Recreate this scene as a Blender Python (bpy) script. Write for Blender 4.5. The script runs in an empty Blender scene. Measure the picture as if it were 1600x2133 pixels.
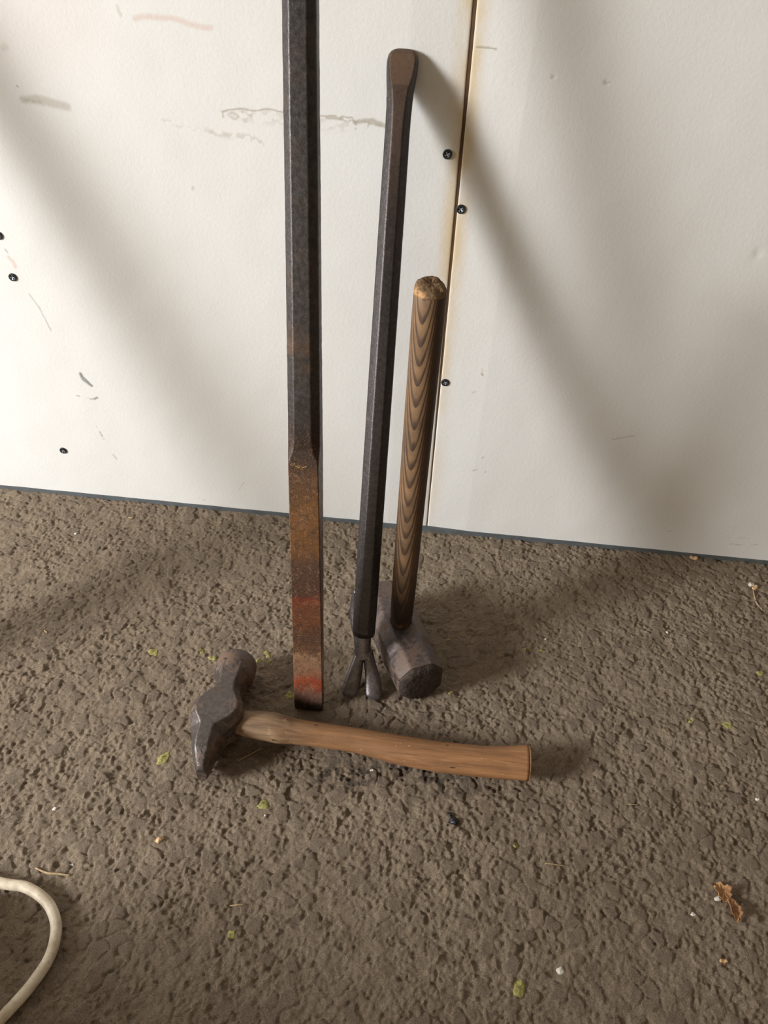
import bpy, bmesh, math, random
import numpy as np
from mathutils import Vector, Matrix

random.seed(7)
rng = np.random.default_rng(11)
S = bpy.context.scene
COL = S.collection

# ------------------------------------------------------------------ camera
cam_data = bpy.data.cameras.new('camera')
cam = bpy.data.objects.new('camera', cam_data)
COL.objects.link(cam)
R_ = Vector((0.9932086, 0.11151215, 0.03319199))
U_ = Vector((-0.09701565, 0.63629049, 0.76532502))
F_ = Vector((-0.06422329, 0.76334753, -0.64278761))
cam.matrix_world = Matrix(((R_.x, U_.x, -F_.x, 0.0065), (R_.y, U_.y, -F_.y, -0.71),
                           (R_.z, U_.z, -F_.z, 0.61819), (0, 0, 0, 1)))
cam_data.sensor_fit = 'VERTICAL'
cam_data.sensor_height = 24.0
cam_data.lens = 24.0 * 1600.0 / 2133.0
cam_data.clip_start = 0.01
S.camera = cam

# ------------------------------------------------------------------ light
world = bpy.data.worlds.new('world')
S.world = world
world.use_nodes = True
bg = world.node_tree.nodes['Background']
bg.inputs['Color'].default_value = (1.0, 0.835, 0.59, 1)
bg.inputs['Strength'].default_value = 0.90

ld = bpy.data.lights.new('window_light', 'AREA')
ld.shape = 'RECTANGLE'
ld.size = 0.40
ld.size_y = 0.48
ld.energy = 65
ld.color = (0.97, 0.985, 1.0)
lo = bpy.data.objects.new('window_light', ld)
COL.objects.link(lo)
LD = Vector((1.8, 1.0, -0.66)).normalized()
lo.location = Vector((-0.02, -0.2, 0.15)) - LD * 2.25
lo.rotation_euler = LD.to_track_quat('-Z', 'Z').to_euler()

# open side of the shed further left: cool daylight grazing along the wall
sd_ = bpy.data.lights.new('side_daylight', 'AREA')
sd_.shape = 'RECTANGLE'; sd_.size = 0.7; sd_.size_y = 0.9
sd_.energy = 15
sd_.color = (0.86, 0.93, 1.0)
so = bpy.data.objects.new('side_daylight', sd_)
COL.objects.link(so)
so.location = (-2.3, -0.98, 0.95)
so.rotation_euler = (Vector((-0.05, -0.2, 0.3)) - so.location).to_track_quat('-Z', 'Z').to_euler()

S.view_settings.view_transform = 'Standard'
S.view_settings.look = 'None'
S.view_settings.gamma = 1
S.view_settings.use_curve_mapping = False
S.view_settings.exposure = 0.0


# ------------------------------------------------------------------ helpers
def tag(o, label=None, cat=None, group=None, kind=None):
    if label: o['label'] = label
    if cat: o['category'] = cat
    if group: o['group'] = group
    if kind: o['kind'] = kind
    return o


def mesh_obj(name, verts, faces, mat, parent=None, smooth=True, loc=None):
    me = bpy.data.meshes.new(name)
    me.from_pydata([tuple(v) for v in verts], [], faces)
    me.update()
    if smooth:
        me.polygons.foreach_set('use_smooth', [True] * len(me.polygons))
    o = bpy.data.objects.new(name, me)
    COL.objects.link(o)
    if mat: me.materials.append(mat)
    if parent: o.parent = parent
    if loc is not None: o.location = loc
    return o


def empty(name, loc=(0, 0, 0), rot=None):
    o = bpy.data.objects.new(name, None)
    o.empty_display_size = 0.03
    COL.objects.link(o)
    o.location = loc
    if rot is not None: o.rotation_euler = rot
    return o


def sec(hw, hh, p=12.0, c=1.414, n=64):
    """eight sided p-norm outline (rounded octagon / square / circle)"""
    out = []
    for i in range(n):
        t = 2 * math.pi * (i + 0.5) / n
        a, b = math.cos(t), math.sin(t)
        r = (abs(a) ** p + abs(b) ** p + (abs(a + b) / c) ** p + (abs(a - b) / c) ** p) ** (-1.0 / p)
        out.append((a * r * hw, b * r * hh))
    return out


def octf(hw, hh, wt, hs, fr=0.0009, rot=0.0):
    """octagon: half width hw, half height hh, half width of top face wt, half height of side face hs; rounded corners"""
    P = [(wt, hh), (-wt, hh), (-hw, hs), (-hw, -hs), (-wt, -hh), (wt, -hh), (hw, -hs), (hw, hs)]
    out = []
    for i in range(8):
        a = Vector(P[i - 1]); b = Vector(P[i]); c = Vector(P[(i + 1) % 8])
        f = min(fr, 0.4 * (a - b).length, 0.4 * (c - b).length)
        p0 = b + (a - b).normalized() * f; p1 = b + (c - b).normalized() * f
        out += [p0, (p0 + p1) * 0.25 + b * 0.5, p1]
    cr_, sr = math.cos(rot), math.sin(rot)
    return [(q.x * cr_ - q.y * sr, q.x * sr + q.y * cr_) for q in out]


def crisp(o):
    m = o.modifiers.new('wn', 'WEIGHTED_NORMAL'); m.weight = 100
    return o


def loft(name, rings, mat, parent=None, smooth=True, cap=True):
    """rings: list of equal-length closed rings of 3D points"""
    n = len(rings[0])
    v = [p for r in rings for p in r]
    f = []
    for k in range(len(rings) - 1):
        a, b = k * n, (k + 1) * n
        for i in range(n):
            j = (i + 1) % n
            f.append((a + i, a + j, b + j, b + i))
    if cap in (True, 'start'):
        f.append(tuple(range(n - 1, -1, -1)))
    if cap in (True, 'end'):
        m = (len(rings) - 1) * n
        f.append(tuple(m + i for i in range(n)))
    o = mesh_obj(name, v, f, mat, parent, smooth)
    bm = bmesh.new(); bm.from_mesh(o.data)
    bmesh.ops.recalc_face_normals(bm, faces=bm.faces[:])
    bm.to_mesh(o.data); bm.free()
    return o


def interp(keys, s):
    """smooth piecewise interpolation of rows (s, a, b, ...)"""
    if s <= keys[0][0]: return list(keys[0][1:])
    for k0, k1 in zip(keys, keys[1:]):
        if s <= k1[0]:
            t = (s - k0[0]) / (k1[0] - k0[0])
            return [x + (y - x) * t for x, y in zip(k0[1:], k1[1:])]
    return list(keys[-1][1:])


def aim(o, base, top):
    """place o so that local z runs from base to top, local -y stays towards the room"""
    z = (Vector(top) - Vector(base)).normalized()
    x = Vector((0, -1, 0)).cross(z); x = (Vector((1, 0, 0)) - z * z.x).normalized()
    y = z.cross(x)
    o.matrix_world = Matrix(((x.x, y.x, z.x, base[0]), (x.y, y.y, z.y, base[1]),
                             (x.z, y.z, z.z, base[2]), (0, 0, 0, 1)))


def lin(r, g, b):
    f = lambda c: (c / 255 / 12.92) if c / 255 <= 0.04045 else ((c / 255 + 0.055) / 1.055) ** 2.4
    return (f(r), f(g), f(b), 1.0)


# ------------------------------------------------------------------ node helpers
class NT:
    def __init__(s, name):
        s.m = bpy.data.materials.new(name)
        s.m.use_nodes = True
        s.t = s.m.node_tree
        s.b = s.t.nodes['Principled BSDF']
        s.co = s.t.nodes.new('ShaderNodeTexCoord').outputs['Object']

    def n(s, kind, **kw):
        x = s.t.nodes.new('ShaderNode' + kind)
        for k, v in kw.items(): setattr(x, k, v)
        return x

    def put(s, sock, v):
        if hasattr(v, 'links'): s.t.links.new(v, sock)
        else: sock.default_value = v

    def math(s, op, a, b=0.0, c=0.0, clamp=False):
        x = s.n('Math', operation=op, use_clamp=clamp)
        for i, v in enumerate((a, b, c)): s.put(x.inputs[i], v)
        return x.outputs[0]

    def vec(s, op, a, b=None):
        x = s.n('VectorMath', operation=op)
        s.put(x.inputs[0], a)
        if b is not None: s.put(x.inputs['Scale' if op == 'SCALE' else 1], b)
        return x.outputs['Value' if op in ('LENGTH', 'DOT_PRODUCT') else 'Vector']

    def noise(s, scale, detail=4, rough=0.55, vec=None, stretch=None, out='Fac'):
        v = vec if vec is not None else s.co
        if stretch:
            v = s.vec('MULTIPLY', v, stretch)
        x = s.n('TexNoise'); s.put(x.inputs['Vector'], v)
        x.inputs['Scale'].default_value = scale; x.inputs['Detail'].default_value = detail
        x.inputs['Roughness'].default_value = rough
        return x.outputs[out]

    def ramp(s, fac, stops, mode='LINEAR'):
        x = s.n('ValToRGB'); s.put(x.inputs[0], fac)
        e = x.color_ramp.elements; x.color_ramp.interpolation = mode
        while len(e) < len(stops): e.new(0.5)
        for q, (p, c) in zip(e, stops):
            q.position = p; q.color = c if len(c) == 4 else (*c, 1)
        return x.outputs[0]

    def mr(s, v, a, b, c=0.0, d=1.0, smooth=True):
        x = s.n('MapRange'); x.interpolation_type = 'SMOOTHSTEP' if smooth else 'LINEAR'
        for i, q in enumerate((v, a, b, c, d)): s.put(x.inputs[i], q)
        return x.outputs[0]

    def mix(s, f, a, b, mode='MIX'):
        x = s.n('MixRGB', blend_type=mode)
        s.put(x.inputs[0], f); s.put(x.inputs[1], a); s.put(x.inputs[2], b)
        return x.outputs[0]

    def bump(s, h, dist, strength=1.0, prev=None):
        x = s.n('Bump'); s.put(x.inputs['Height'], h)
        x.inputs['Distance'].default_value = dist; x.inputs['Strength'].default_value = strength
        if prev is not None: s.put(x.inputs['Normal'], prev)
        return x.outputs[0]

    def done(s, col=None, rough=None, metal=None, normal=None, spec=None):
        if col is not None: s.put(s.b.inputs['Base Color'], col)
        if rough is not None: s.put(s.b.inputs['Roughness'], rough)
        if metal is not None: s.put(s.b.inputs['Metallic'], metal)
        if spec is not None: s.put(s.b.inputs['Specular IOR Level'], spec)
        if normal is not None: s.put(s.b.inputs['Normal'], normal)
        return s.m


def plain(name, rgb, rough=0.7, var=0.25, scale=400, metal=0.0, bump=0.0):
    t = NT(name)
    n_ = t.noise(scale, 3)
    d = tuple(c * (1 - var) for c in rgb[:3]) + (1,)
    l = tuple(min(1, c * (1 + var)) for c in rgb[:3]) + (1,)
    c = t.ramp(n_, [(0.3, d), (0.7, l)])
    return t.done(c, rough, metal, t.bump(n_, bump) if bump else None)


# ------------------------------------------------------------------ materials: plasterboard with its stains and scuffs
# marks on the paper, metres on the wall (x, z)
MARKS = [
    ([(-0.2077, 0.448), (-0.2082, 0.4522), (-0.2029, 0.4543), (-0.1671, 0.4557), (-0.1338, 0.4542), (-0.1089, 0.4538)], 0.0003, 0.0011, 'b', 0.6, 0),
    ([(-0.2054, 0.4501), (-0.1674, 0.4504), (-0.134, 0.4478), (-0.1007, 0.4479)], 0.002, 0.009, 'b', 0.22, 1),
    ([(-0.2041, 0.4501), (-0.1993, 0.4519), (-0.1937, 0.4485), (-0.1973, 0.446), (-0.2041, 0.4501)], 0.0002, 0.0006, 'b', 0.4, 0),
    ([(-0.1905, 0.4517), (-0.1883, 0.4427)], 0.0005, 0.003, 'b', 0.3, 1),
    ([(-0.1842, 0.4513), (-0.1782, 0.4471)], 0.0005, 0.003, 'b', 0.3, 1),
    ([(-0.1276, 0.4527), (-0.109, 0.4519), (-0.0945, 0.4513), (-0.0676, 0.4487)], 0.0004, 0.0016, 'b', 0.5, 1),
    ([(-0.1056, 0.4514), (-0.1044, 0.4537), (-0.0953, 0.4546), (-0.0915, 0.4484)], 0.0003, 0.0009, 'b', 0.65, 0),
    ([(-0.0932, 0.4506), (-0.078, 0.4522), (-0.0676, 0.4491)], 0.0005, 0.0026, 'b', 0.6, 0),
    ([(-0.0965, 0.4519), (-0.0923, 0.4454)], 0.0003, 0.0015, 'b', 0.4, 1),
    ([(-0.08, 0.4499), (-0.0832, 0.4452)], 0.0003, 0.001, 'b', 0.4, 1),
    ([(-0.262, 0.4418), (-0.2283, 0.4365), (-0.2029, 0.4321)], 0.0005, 0.004, 'b', 0.22, 1),
    ([(-0.1955, 0.4338), (-0.1815, 0.4315), (-0.1753, 0.4287)], 0.001, 0.004, 'b', 0.32, 1),
    ([(-0.2198, 0.435), (-0.2028, 0.4333)], 0.0005, 0.003, 'b', 0.2, 1),
    ([(-0.3859, 0.4515), (-0.3727, 0.4518), (-0.3602, 0.4495), (-0.3476, 0.4476)], 0.0015, 0.0055, 'b', 0.42, 0),
    ([(-0.3859, 0.4515), (-0.371, 0.45)], 0.0004, 0.002, 'b', 0.3, 1),
    ([(-0.2736, 0.5166), (-0.262, 0.5191), (-0.246, 0.5189), (-0.2267, 0.5148), (-0.2109, 0.5136)], 0.0008, 0.0032, 'p', 0.42, 0),
    ([(-0.287, 0.5242), (-0.2852, 0.5193)], 0.0006, 0.0022, 'b', 0.3, 0),
    ([(-0.3976, 0.1773), (-0.3959, 0.1701), (-0.3881, 0.1629)], 0.0006, 0.003, 'g', 0.8, 0),
    ([(-0.398, 0.1778), (-0.3872, 0.1618)], 0.0003, 0.0012, 'g', 0.9, 0),
    ([(-0.4084, 0.1472), (-0.3999, 0.1474), (-0.3922, 0.1444), (-0.3877, 0.1442)], 0.0003, 0.0012, 'g', 0.6, 1),
    ([(-0.3881, 0.1448), (-0.3843, 0.1471)], 0.0006, 0.0018, 'g', 0.75, 0),
    ([(-0.3938, 0.1077), (-0.3914, 0.0999), (-0.3888, 0.09)], 0.0003, 0.0013, 'g', 0.6, 1),
    ([(-0.381, 0.0679), (-0.3785, 0.0625)], 0.0003, 0.0015, 'g', 0.4, 0),
    ([(-0.4309, 0.2677), (-0.4254, 0.2533), (-0.4198, 0.2347), (-0.4176, 0.2266)], 0.0002, 0.0009, 'g', 0.5, 0),
    ([(-0.4425, 0.3059), (-0.4388, 0.3012), (-0.4383, 0.2958)], 0.0008, 0.0026, 'p', 0.5, 0),
    ([(-0.444, 0.3141), (-0.442, 0.3108)], 0.0002, 0.0009, 'g', 0.6, 0),
    ([(-0.4446, 0.3289), (-0.4448, 0.3265)], 0.0008, 0.0018, 'g', 0.7, 0),
    ([(0.0046, 0.5109), (0.021, 0.5104)], 0.00025, 0.0007, 'b', 0.75, 0),
    ([(0.19, 0.1537), (0.2124, 0.1605)], 0.00025, 0.001, 'b', 0.5, 0),
    ([(0.0417, 0.2198), (0.043, 0.2177)], 0.0004, 0.0012, 'b', 0.9, 0),
    ([(0.0415, 0.2266), (0.0422, 0.2199)], 0.0001, 0.0004, 'p', 0.5, 0),
    ([(0.0353, 0.1968), (0.0377, 0.1982)], 0.0002, 0.0012, 'p', 0.7, 0),
    ([(0.1105, 0.4909), (0.1124, 0.4924)], 0.0003, 0.0015, 'b', 0.6, 0),
    ([(0.0673, 0.4927), (0.0694, 0.4938)], 0.0002, 0.0012, 'b', 0.4, 0),
    ([(0.2807, 0.0329), (0.2857, 0.035)], 0.0002, 0.001, 'b', 0.4, 0),
    ([(0.3556, 0.0224), (0.3932, 0.0252)], 0.0002, 0.0008, 'b', 0.55, 1),
    ([(0.3414, 0.0326), (0.3738, 0.0339)], 0.0002, 0.0006, 'b', 0.3, 1),
    ([(-0.2298, 0.0334), (-0.2229, 0.0453)], 0.00015, 0.0006, 'b', 0.35, 0),
    ([(-0.2842, 0.0131), (-0.2743, 0.0098)], 0.00015, 0.0007, 'b', 0.35, 0),
    ([(0.055, 0.1134), (0.056, 0.1141)], 0.0003, 0.0009, 'g', 0.7, 0),
    ([(0.0463, 0.0941), (0.0516, 0.0961)], 0.0003, 0.0012, 'g', 0.4, 0),
    ([(0.06, 0.0937), (0.061, 0.0945)], 0.0002, 0.0008, 'g', 0.5, 0),
    ([(0.0487, 0.1905), (0.0838, 0.1929)], 0.0005, 0.003, 'w', 0.5, 1),
    ([(0.1078, 0.2578), (0.1803, 0.2512)], 0.0003, 0.0016, 'w', 0.35, 1),
    ([(-0.3941, 0.4902), (-0.3908, 0.4914)], 0.001, 0.004, 'b', 0.25, 0),
    ([(-0.389, 0.4622), (-0.3883, 0.4615)], 0.0003, 0.0009, 'g', 0.6, 0),
    ([(-0.2435, 0.3858), (-0.2418, 0.3851)], 0.0002, 0.0008, 'g', 0.4, 0),
    ([(-0.3889, 0.5145), (-0.3428, 0.5183)], 0.01, 0.06, 'p', 0.16, 0),
    ([(0.2698, 0.3675), (0.2747, 0.3591)], 0.001, 0.004, 'b', 0.12, 1),
]


def mat_board():
    t = NT('plasterboard_paper')
    x = t.n('SeparateXYZ'); t.put(x.inputs[0], t.co)
    big = t.noise(5, 3); fine = t.noise(900, 3, 0.7)
    fib = t.noise(260, 4, 0.65)
    c = t.ramp(big, [(0.3, (0.715, 0.700, 0.665)), (0.7, (0.76, 0.75, 0.725))])
    c = t.mix(t.mr(fine, 0.3, 0.7, 0.0, 0.06), c, (0.55, 0.52, 0.48, 1))
    c = t.mix(t.mr(fib, 0.35, 0.7, 0.0, 0.07), c, (0.62, 0.60, 0.57, 1))
    # yellowed paper along the joint
    ax = t.math('ABSOLUTE', x.outputs[0])
    nz = t.noise(22, 4, 0.6, stretch=(1.0, 1.0, 0.45))
    stain = t.math('MULTIPLY', t.mr(ax, 0.0, 0.019, 1.0, 0.0), t.mr(nz, 0.30, 0.60))
    stain = t.math('MULTIPLY', stain, t.mr(x.outputs[2], -0.05, 0.42, 0.35, 0.95))
    c = t.mix(t.math('MULTIPLY', stain, 0.8), c, (0.62, 0.44, 0.20, 1))
    at = t.n('Attribute'); at.attribute_name = 'marks'
    sx = t.n('SeparateColor'); t.put(sx.inputs[0], at.outputs['Color'])
    c = t.mix(sx.outputs[0], c, (0.34, 0.29, 0.21, 1))
    c = t.mix(sx.outputs[1], c, (0.20, 0.20, 0.19, 1))
    c = t.mix(sx.outputs[2], c, (0.60, 0.40, 0.32, 1))
    bmp = t.bump(fib, 0.00025, 0.8)
    bmp = t.bump(t.noise(9, 2), 0.004, 0.5, bmp)
    return t.done(c, 0.82, 0.0, bmp, 0.25)





# ------------------------------------------------------------------ materials: steel, rust, wood
def mat_steel(name, rust=0.3, dark=(0.16, 0.145, 0.145), rcol=(0.15, 0.075, 0.035), rough=(0.40, 0.62), metal=0.85, pit=0.0004, tip=False):
    t = NT(name)
    n1 = t.noise(30, 5, 0.62); n2 = t.noise(260, 4, 0.7); n3 = t.noise(1100, 3, 0.6)
    m = t.mr(t.math('ADD', t.math('MULTIPLY', n1, 0.6), t.math('MULTIPLY', n2, 0.4)), 0.66 - rust * 0.4, 0.80 - rust * 0.4)
    base = t.mix(t.mr(n2, 0.3, 0.75), (*[c * 0.75 for c in dark], 1), (*[c * 1.25 for c in dark], 1))
    if tip:
        g = t.n('NewGeometry'); x = t.n('SeparateXYZ'); t.put(x.inputs[0], t.co)
        nn = t.n('TexCoord'); y = t.n('SeparateXYZ'); t.put(y.inputs[0], nn.outputs['Normal'])
        front = t.mr(y.outputs[1], -0.80, -0.93)
        zz = t.math('ADD', x.outputs[2], t.math('MULTIPLY', t.math('SUBTRACT', n2, 0.5), 0.004))
        spade = t.mr(zz, 0.528, 0.535)
        low = t.math('MULTIPLY', t.mr(zz, 0.40, 0.52), 0.55)
        mm = t.math('MULTIPLY', t.math('MAXIMUM', spade, low), front)
        mm = t.math('MAXIMUM', mm, t.math('MULTIPLY', t.mr(zz, 0.551, 0.557), 0.8))
        m = t.math('MAXIMUM', t.math('MULTIPLY', m, 0.8), t.math('MULTIPLY', mm, t.mr(n2, 0.15, 0.5, 0.55, 1.0)))
    c = t.mix(t.math('MULTIPLY', m, 0.9), base, (*rcol, 1))
    c = t.mix(t.math('MULTIPLY', t.mr(n3, 0.58, 0.72), t.math('MULTIPLY', m, 0.5)), c, (rcol[0] * 1.9, rcol[1] * 1.9, rcol[2] * 1.8, 1))
    r = t.mr(m, 0, 1, rough[0], rough[1])
    b = t.bump(n3, pit * 0.5, 0.7)
    b = t.bump(n2, pit, 0.8, b)
    b = t.bump(n1, 0.0008, 0.6, b)
    return t.done(c, r, t.mr(m, 0, 1, metal, 0.05), b, 0.5)


def mat_bar():
    """long bar: dark steel above, rust bands on the flattened foot, along local z"""
    t = NT('rusty_bar_steel')
    x = t.n('SeparateXYZ'); t.put(x.inputs[0], t.co)
    n1 = t.noise(45, 5, 0.65); n2 = t.noise(260, 4, 0.7); n3 = t.noise(1100, 3, 0.6)
    zz = t.math('ADD', x.outputs[2], t.math('MULTIPLY', t.math('SUBTRACT', n1, 0.5), 0.044))
    zz = t.math('ADD', zz, t.math('MULTIPLY', t.math('SUBTRACT', n2, 0.5), 0.022))
    fac = t.math('DIVIDE', zz, 0.28)
    st = [(0.0, lin(36, 24, 19)), (0.022, lin(46, 33, 28)), (0.040, lin(112, 84, 72)), (0.080, lin(120, 86, 72)), (0.098, lin(142, 68, 42)),
          (0.128, lin(150, 66, 40)), (0.148, lin(138, 92, 68)), (0.215, lin(146, 112, 84)), (0.25, lin(98, 66, 46)),
          (0.31, lin(80, 54, 38)), (0.345, lin(104, 62, 36)), (0.42, lin(106, 60, 36)), (0.442, lin(116, 54, 36)), (0.452, lin(102, 46, 32)),
          (0.470, lin(80, 52, 40)), (0.56, lin(82, 58, 44)), (0.62, lin(112, 74, 40)), (0.74, lin(116, 78, 42)),
          (0.84, lin(96, 66, 42)), (0.90, lin(70, 52, 42)), (1.0, lin(58, 46, 41))]
    c = t.ramp(fac, st)
    c = t.mix(t.mr(n2, 0.35, 0.70, 0.10, 0.80), c, t.mix(0.6, c, (0.02, 0.012, 0.01, 1)), 'MIX')
    c = t.mix(t.mr(n1, 0.52, 0.66, 0.0, 0.55), c, t.mix(0.6, c, (0.03, 0.017, 0.012, 1)), 'MIX')
    c = t.mix(t.mr(n3, 0.56, 0.72, 0.0, 0.5), c, lin(184, 138, 100))
    scr = t.noise(150, 4, 0.75, stretch=(1.0, 1, 0.6))
    c = t.mix(t.math('MULTIPLY', t.mr(t.math('ABSOLUTE', t.math('SUBTRACT', scr, 0.5)), 0.012, 0.0), 0.5), c, lin(30, 20, 15))
    c = t.mix(t.math('MULTIPLY', t.mr(t.math('ABSOLUTE', t.math('SUBTRACT', scr, 0.58)), 0.010, 0.0), 0.45), c, lin(196, 156, 120))
    c = t.mix(t.math('MULTIPLY', t.mr(t.noise(120, 3, 0.7, stretch=(1, 1, 0.5)), 0.60, 0.68), 0.5), c, (0.03, 0.02, 0.017, 1))
    # dark forged steel above the shoulder
    up = t.mr(x.outputs[2], 0.262, 0.31)
    rm = t.mr(n1, 0.50, 0.70)
    dk = t.mix(t.mr(n2, 0.3, 0.75), (0.036, 0.031, 0.030, 1), (0.070, 0.060, 0.058, 1))
    dk = t.mix(t.math('MULTIPLY', rm, t.mr(x.outputs[2], 0.27, 0.60, 0.8, 0.25)), dk, (0.115, 0.068, 0.042, 1))
    c = t.mix(up, c, dk)
    met = t.mr(x.outputs[2], 0.262, 0.27, 0.05, 0.55)
    r = t.mr(n2, 0.3, 0.8, 0.36, 0.58)
    b = t.bump(n3, 0.00015, 0.6)
    b = t.bump(n2, 0.00035, 0.8, b)
    b = t.bump(t.noise(60, 4), 0.0008, 0.5, b)
    return t.done(c, r, met, b, 0.5)


def mat_sledge_wood():
    t = NT('ash_wood_dark')
    x = t.n('SeparateXYZ'); t.put(x.inputs[0], t.co)
    X, Y, Z = x.outputs
    wob = t.math('SUBTRACT', t.noise(26, 3, 0.5, stretch=(1, 1, 0.35)), 0.5)
    # growth rings: pith far behind the handle, tilted against its axis
    xx = t.math('ADD', X, 0.0025)
    yy = t.math('SUBTRACT', 0.030, Y)
    r = t.math('SQRT', t.math('ADD', t.math('MULTIPLY', xx, t.math('MULTIPLY', xx, 3.2)), t.math('MULTIPLY', yy, yy)))
    r0 = t.math('ADD', t.math('SQRT', t.math('ADD', t.math('MULTIPLY', xx, t.math('MULTIPLY', xx, -0.0)), t.math('MULTIPLY', yy, yy))), 0)
    front = t.math('SUBTRACT', yy, t.math('MULTIPLY', t.math('MULTIPLY', xx, xx), 52.0))
    v = t.math('ADD', front, t.math('MULTIPLY', Z, t.mr(Z, 0.0, 0.4, 0.115, 0.150, smooth=False)))
    v = t.math('ADD', v, t.math('MULTIPLY', wob, 0.0042))
    ph = t.math('FRACT', t.math('MULTIPLY', v, 1 / 0.0031))
    grain = t.noise(320, 4, 0.7, stretch=(1, 1, 0.05))
    ph2 = t.math('ADD', ph, t.math('MULTIPLY', t.math('SUBTRACT', grain, 0.5), 0.28))
    ring = t.ramp(ph2, [(0.0, (0.75, 0.75, 0.75)), (0.08, (1, 1, 1)), (0.30, (0.8, 0.8, 0.8)), (0.50, (0.12, 0.12, 0.12)), (0.80, (0.0, 0.0, 0.0)), (0.95, (0.05, 0.05, 0.05))])
    dirt = t.noise(30, 5, 0.65)
    light = t.mix(t.mr(dirt, 0.35, 0.7), lin(134, 104, 74), lin(98, 76, 56))
    dark = t.mix(t.mr(grain, 0.3, 0.7), lin(56, 42, 34), lin(80, 62, 49))
    c = t.mix(ring, light, dark)
    # shade painted into the colour on the sides; grime at the foot and the top end
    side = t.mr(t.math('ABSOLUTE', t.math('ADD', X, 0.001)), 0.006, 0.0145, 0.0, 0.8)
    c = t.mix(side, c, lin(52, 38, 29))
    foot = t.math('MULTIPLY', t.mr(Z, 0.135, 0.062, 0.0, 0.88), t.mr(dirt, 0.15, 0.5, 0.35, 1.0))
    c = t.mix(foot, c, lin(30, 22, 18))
    scr = t.mr(t.noise(90, 4, 0.75, stretch=(1, 1, 0.5)), 0.66, 0.72)
    c = t.mix(t.math('MULTIPLY', scr, 0.35), c, lin(176, 140, 100))
    b = t.bump(ring, 0.0003, 0.5)
    b = t.bump(grain, 0.0004, 0.6, b)
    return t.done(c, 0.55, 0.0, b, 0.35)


def mat_endgrain():
    t = NT('frayed_end_grain')
    n1 = t.noise(150, 4, 0.7); n2 = t.noise(500, 4, 0.7)
    x = t.n('SeparateXYZ'); t.put(x.inputs[0], t.co)
    c = t.mix(t.mr(n2, 0.3, 0.7), lin(96, 76, 56), lin(140, 112, 82))
    fr = t.math('MULTIPLY', t.mr(t.math('SUBTRACT', t.math('MULTIPLY', x.outputs[0], -1.0), x.outputs[1]), 0.006, 0.014), t.mr(n1, 0.38, 0.52))
    c = t.mix(fr, c, lin(206, 160, 112))
    c = t.mix(t.mr(n1, 0.60, 0.70, 0, 0.8), c, lin(60, 48, 38))
    b = t.bump(n2, 0.0012, 0.9)
    return t.done(c, 0.8, 0.0, b, 0.2)


def mat_hickory():
    t = NT('hickory_wood')
    x = t.n('SeparateXYZ'); t.put(x.inputs[0], t.co)
    g1 = t.noise(150, 5, 0.7, stretch=(0.06, 1, 1)); g2 = t.noise(520, 4, 0.7, stretch=(0.05, 1, 1))
    g3 = t.noise(34, 4, 0.6, stretch=(0.35, 1, 1)); sp = t.noise(420, 3, 0.6, stretch=(0.35, 1, 1))
    c = t.ramp(g1, [(0.28, lin(112, 78, 52)), (0.5, lin(148, 106, 70)), (0.72, lin(174, 128, 86))])
    c = t.mix(t.mr(g2, 0.56, 0.70, 0, 0.55), c, lin(96, 62, 40))
    c = t.mix(t.mr(g2, 0.42, 0.28, 0, 0.35), c, lin(204, 156, 108))
    c = t.mix(t.mr(g3, 0.50, 0.74, 0, 0.5), c, lin(112, 82, 60))
    # greyer, worn and paler towards the head
    near = t.mr(x.outputs[0], 0.105, 0.04)
    grey = t.mix(t.mr(g1, 0.35, 0.65), lin(92, 74, 58), lin(142, 118, 92))
    grey = t.mix(t.mr(t.noise(70, 4, 0.7), 0.56, 0.66, 0, 0.7), grey, lin(176, 150, 116))
    c = t.mix(t.math('MULTIPLY', near, 0.85), c, grey)
    mid = t.math('MULTIPLY', t.mr(x.outputs[0], 0.06, 0.10), t.mr(x.outputs[0], 0.20, 0.12))
    c = t.mix(t.math('MULTIPLY', mid, 0.35), c, lin(124, 92, 66))
    c = t.mix(t.mr(sp, 0.69, 0.74, 0, 0.6), c, lin(216, 184, 148))
    c = t.mix(t.mr(t.noise(130, 2, 0.5, stretch=(0.5, 1, 1)), 0.735, 0.76, 0, 0.8), c, lin(54, 38, 28))
    b = t.bump(g1, 0.0004, 0.7)
    b = t.bump(g2, 0.0003, 0.6, b)
    return t.done(c, 0.62, 0.0, b, 0.3)


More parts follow.
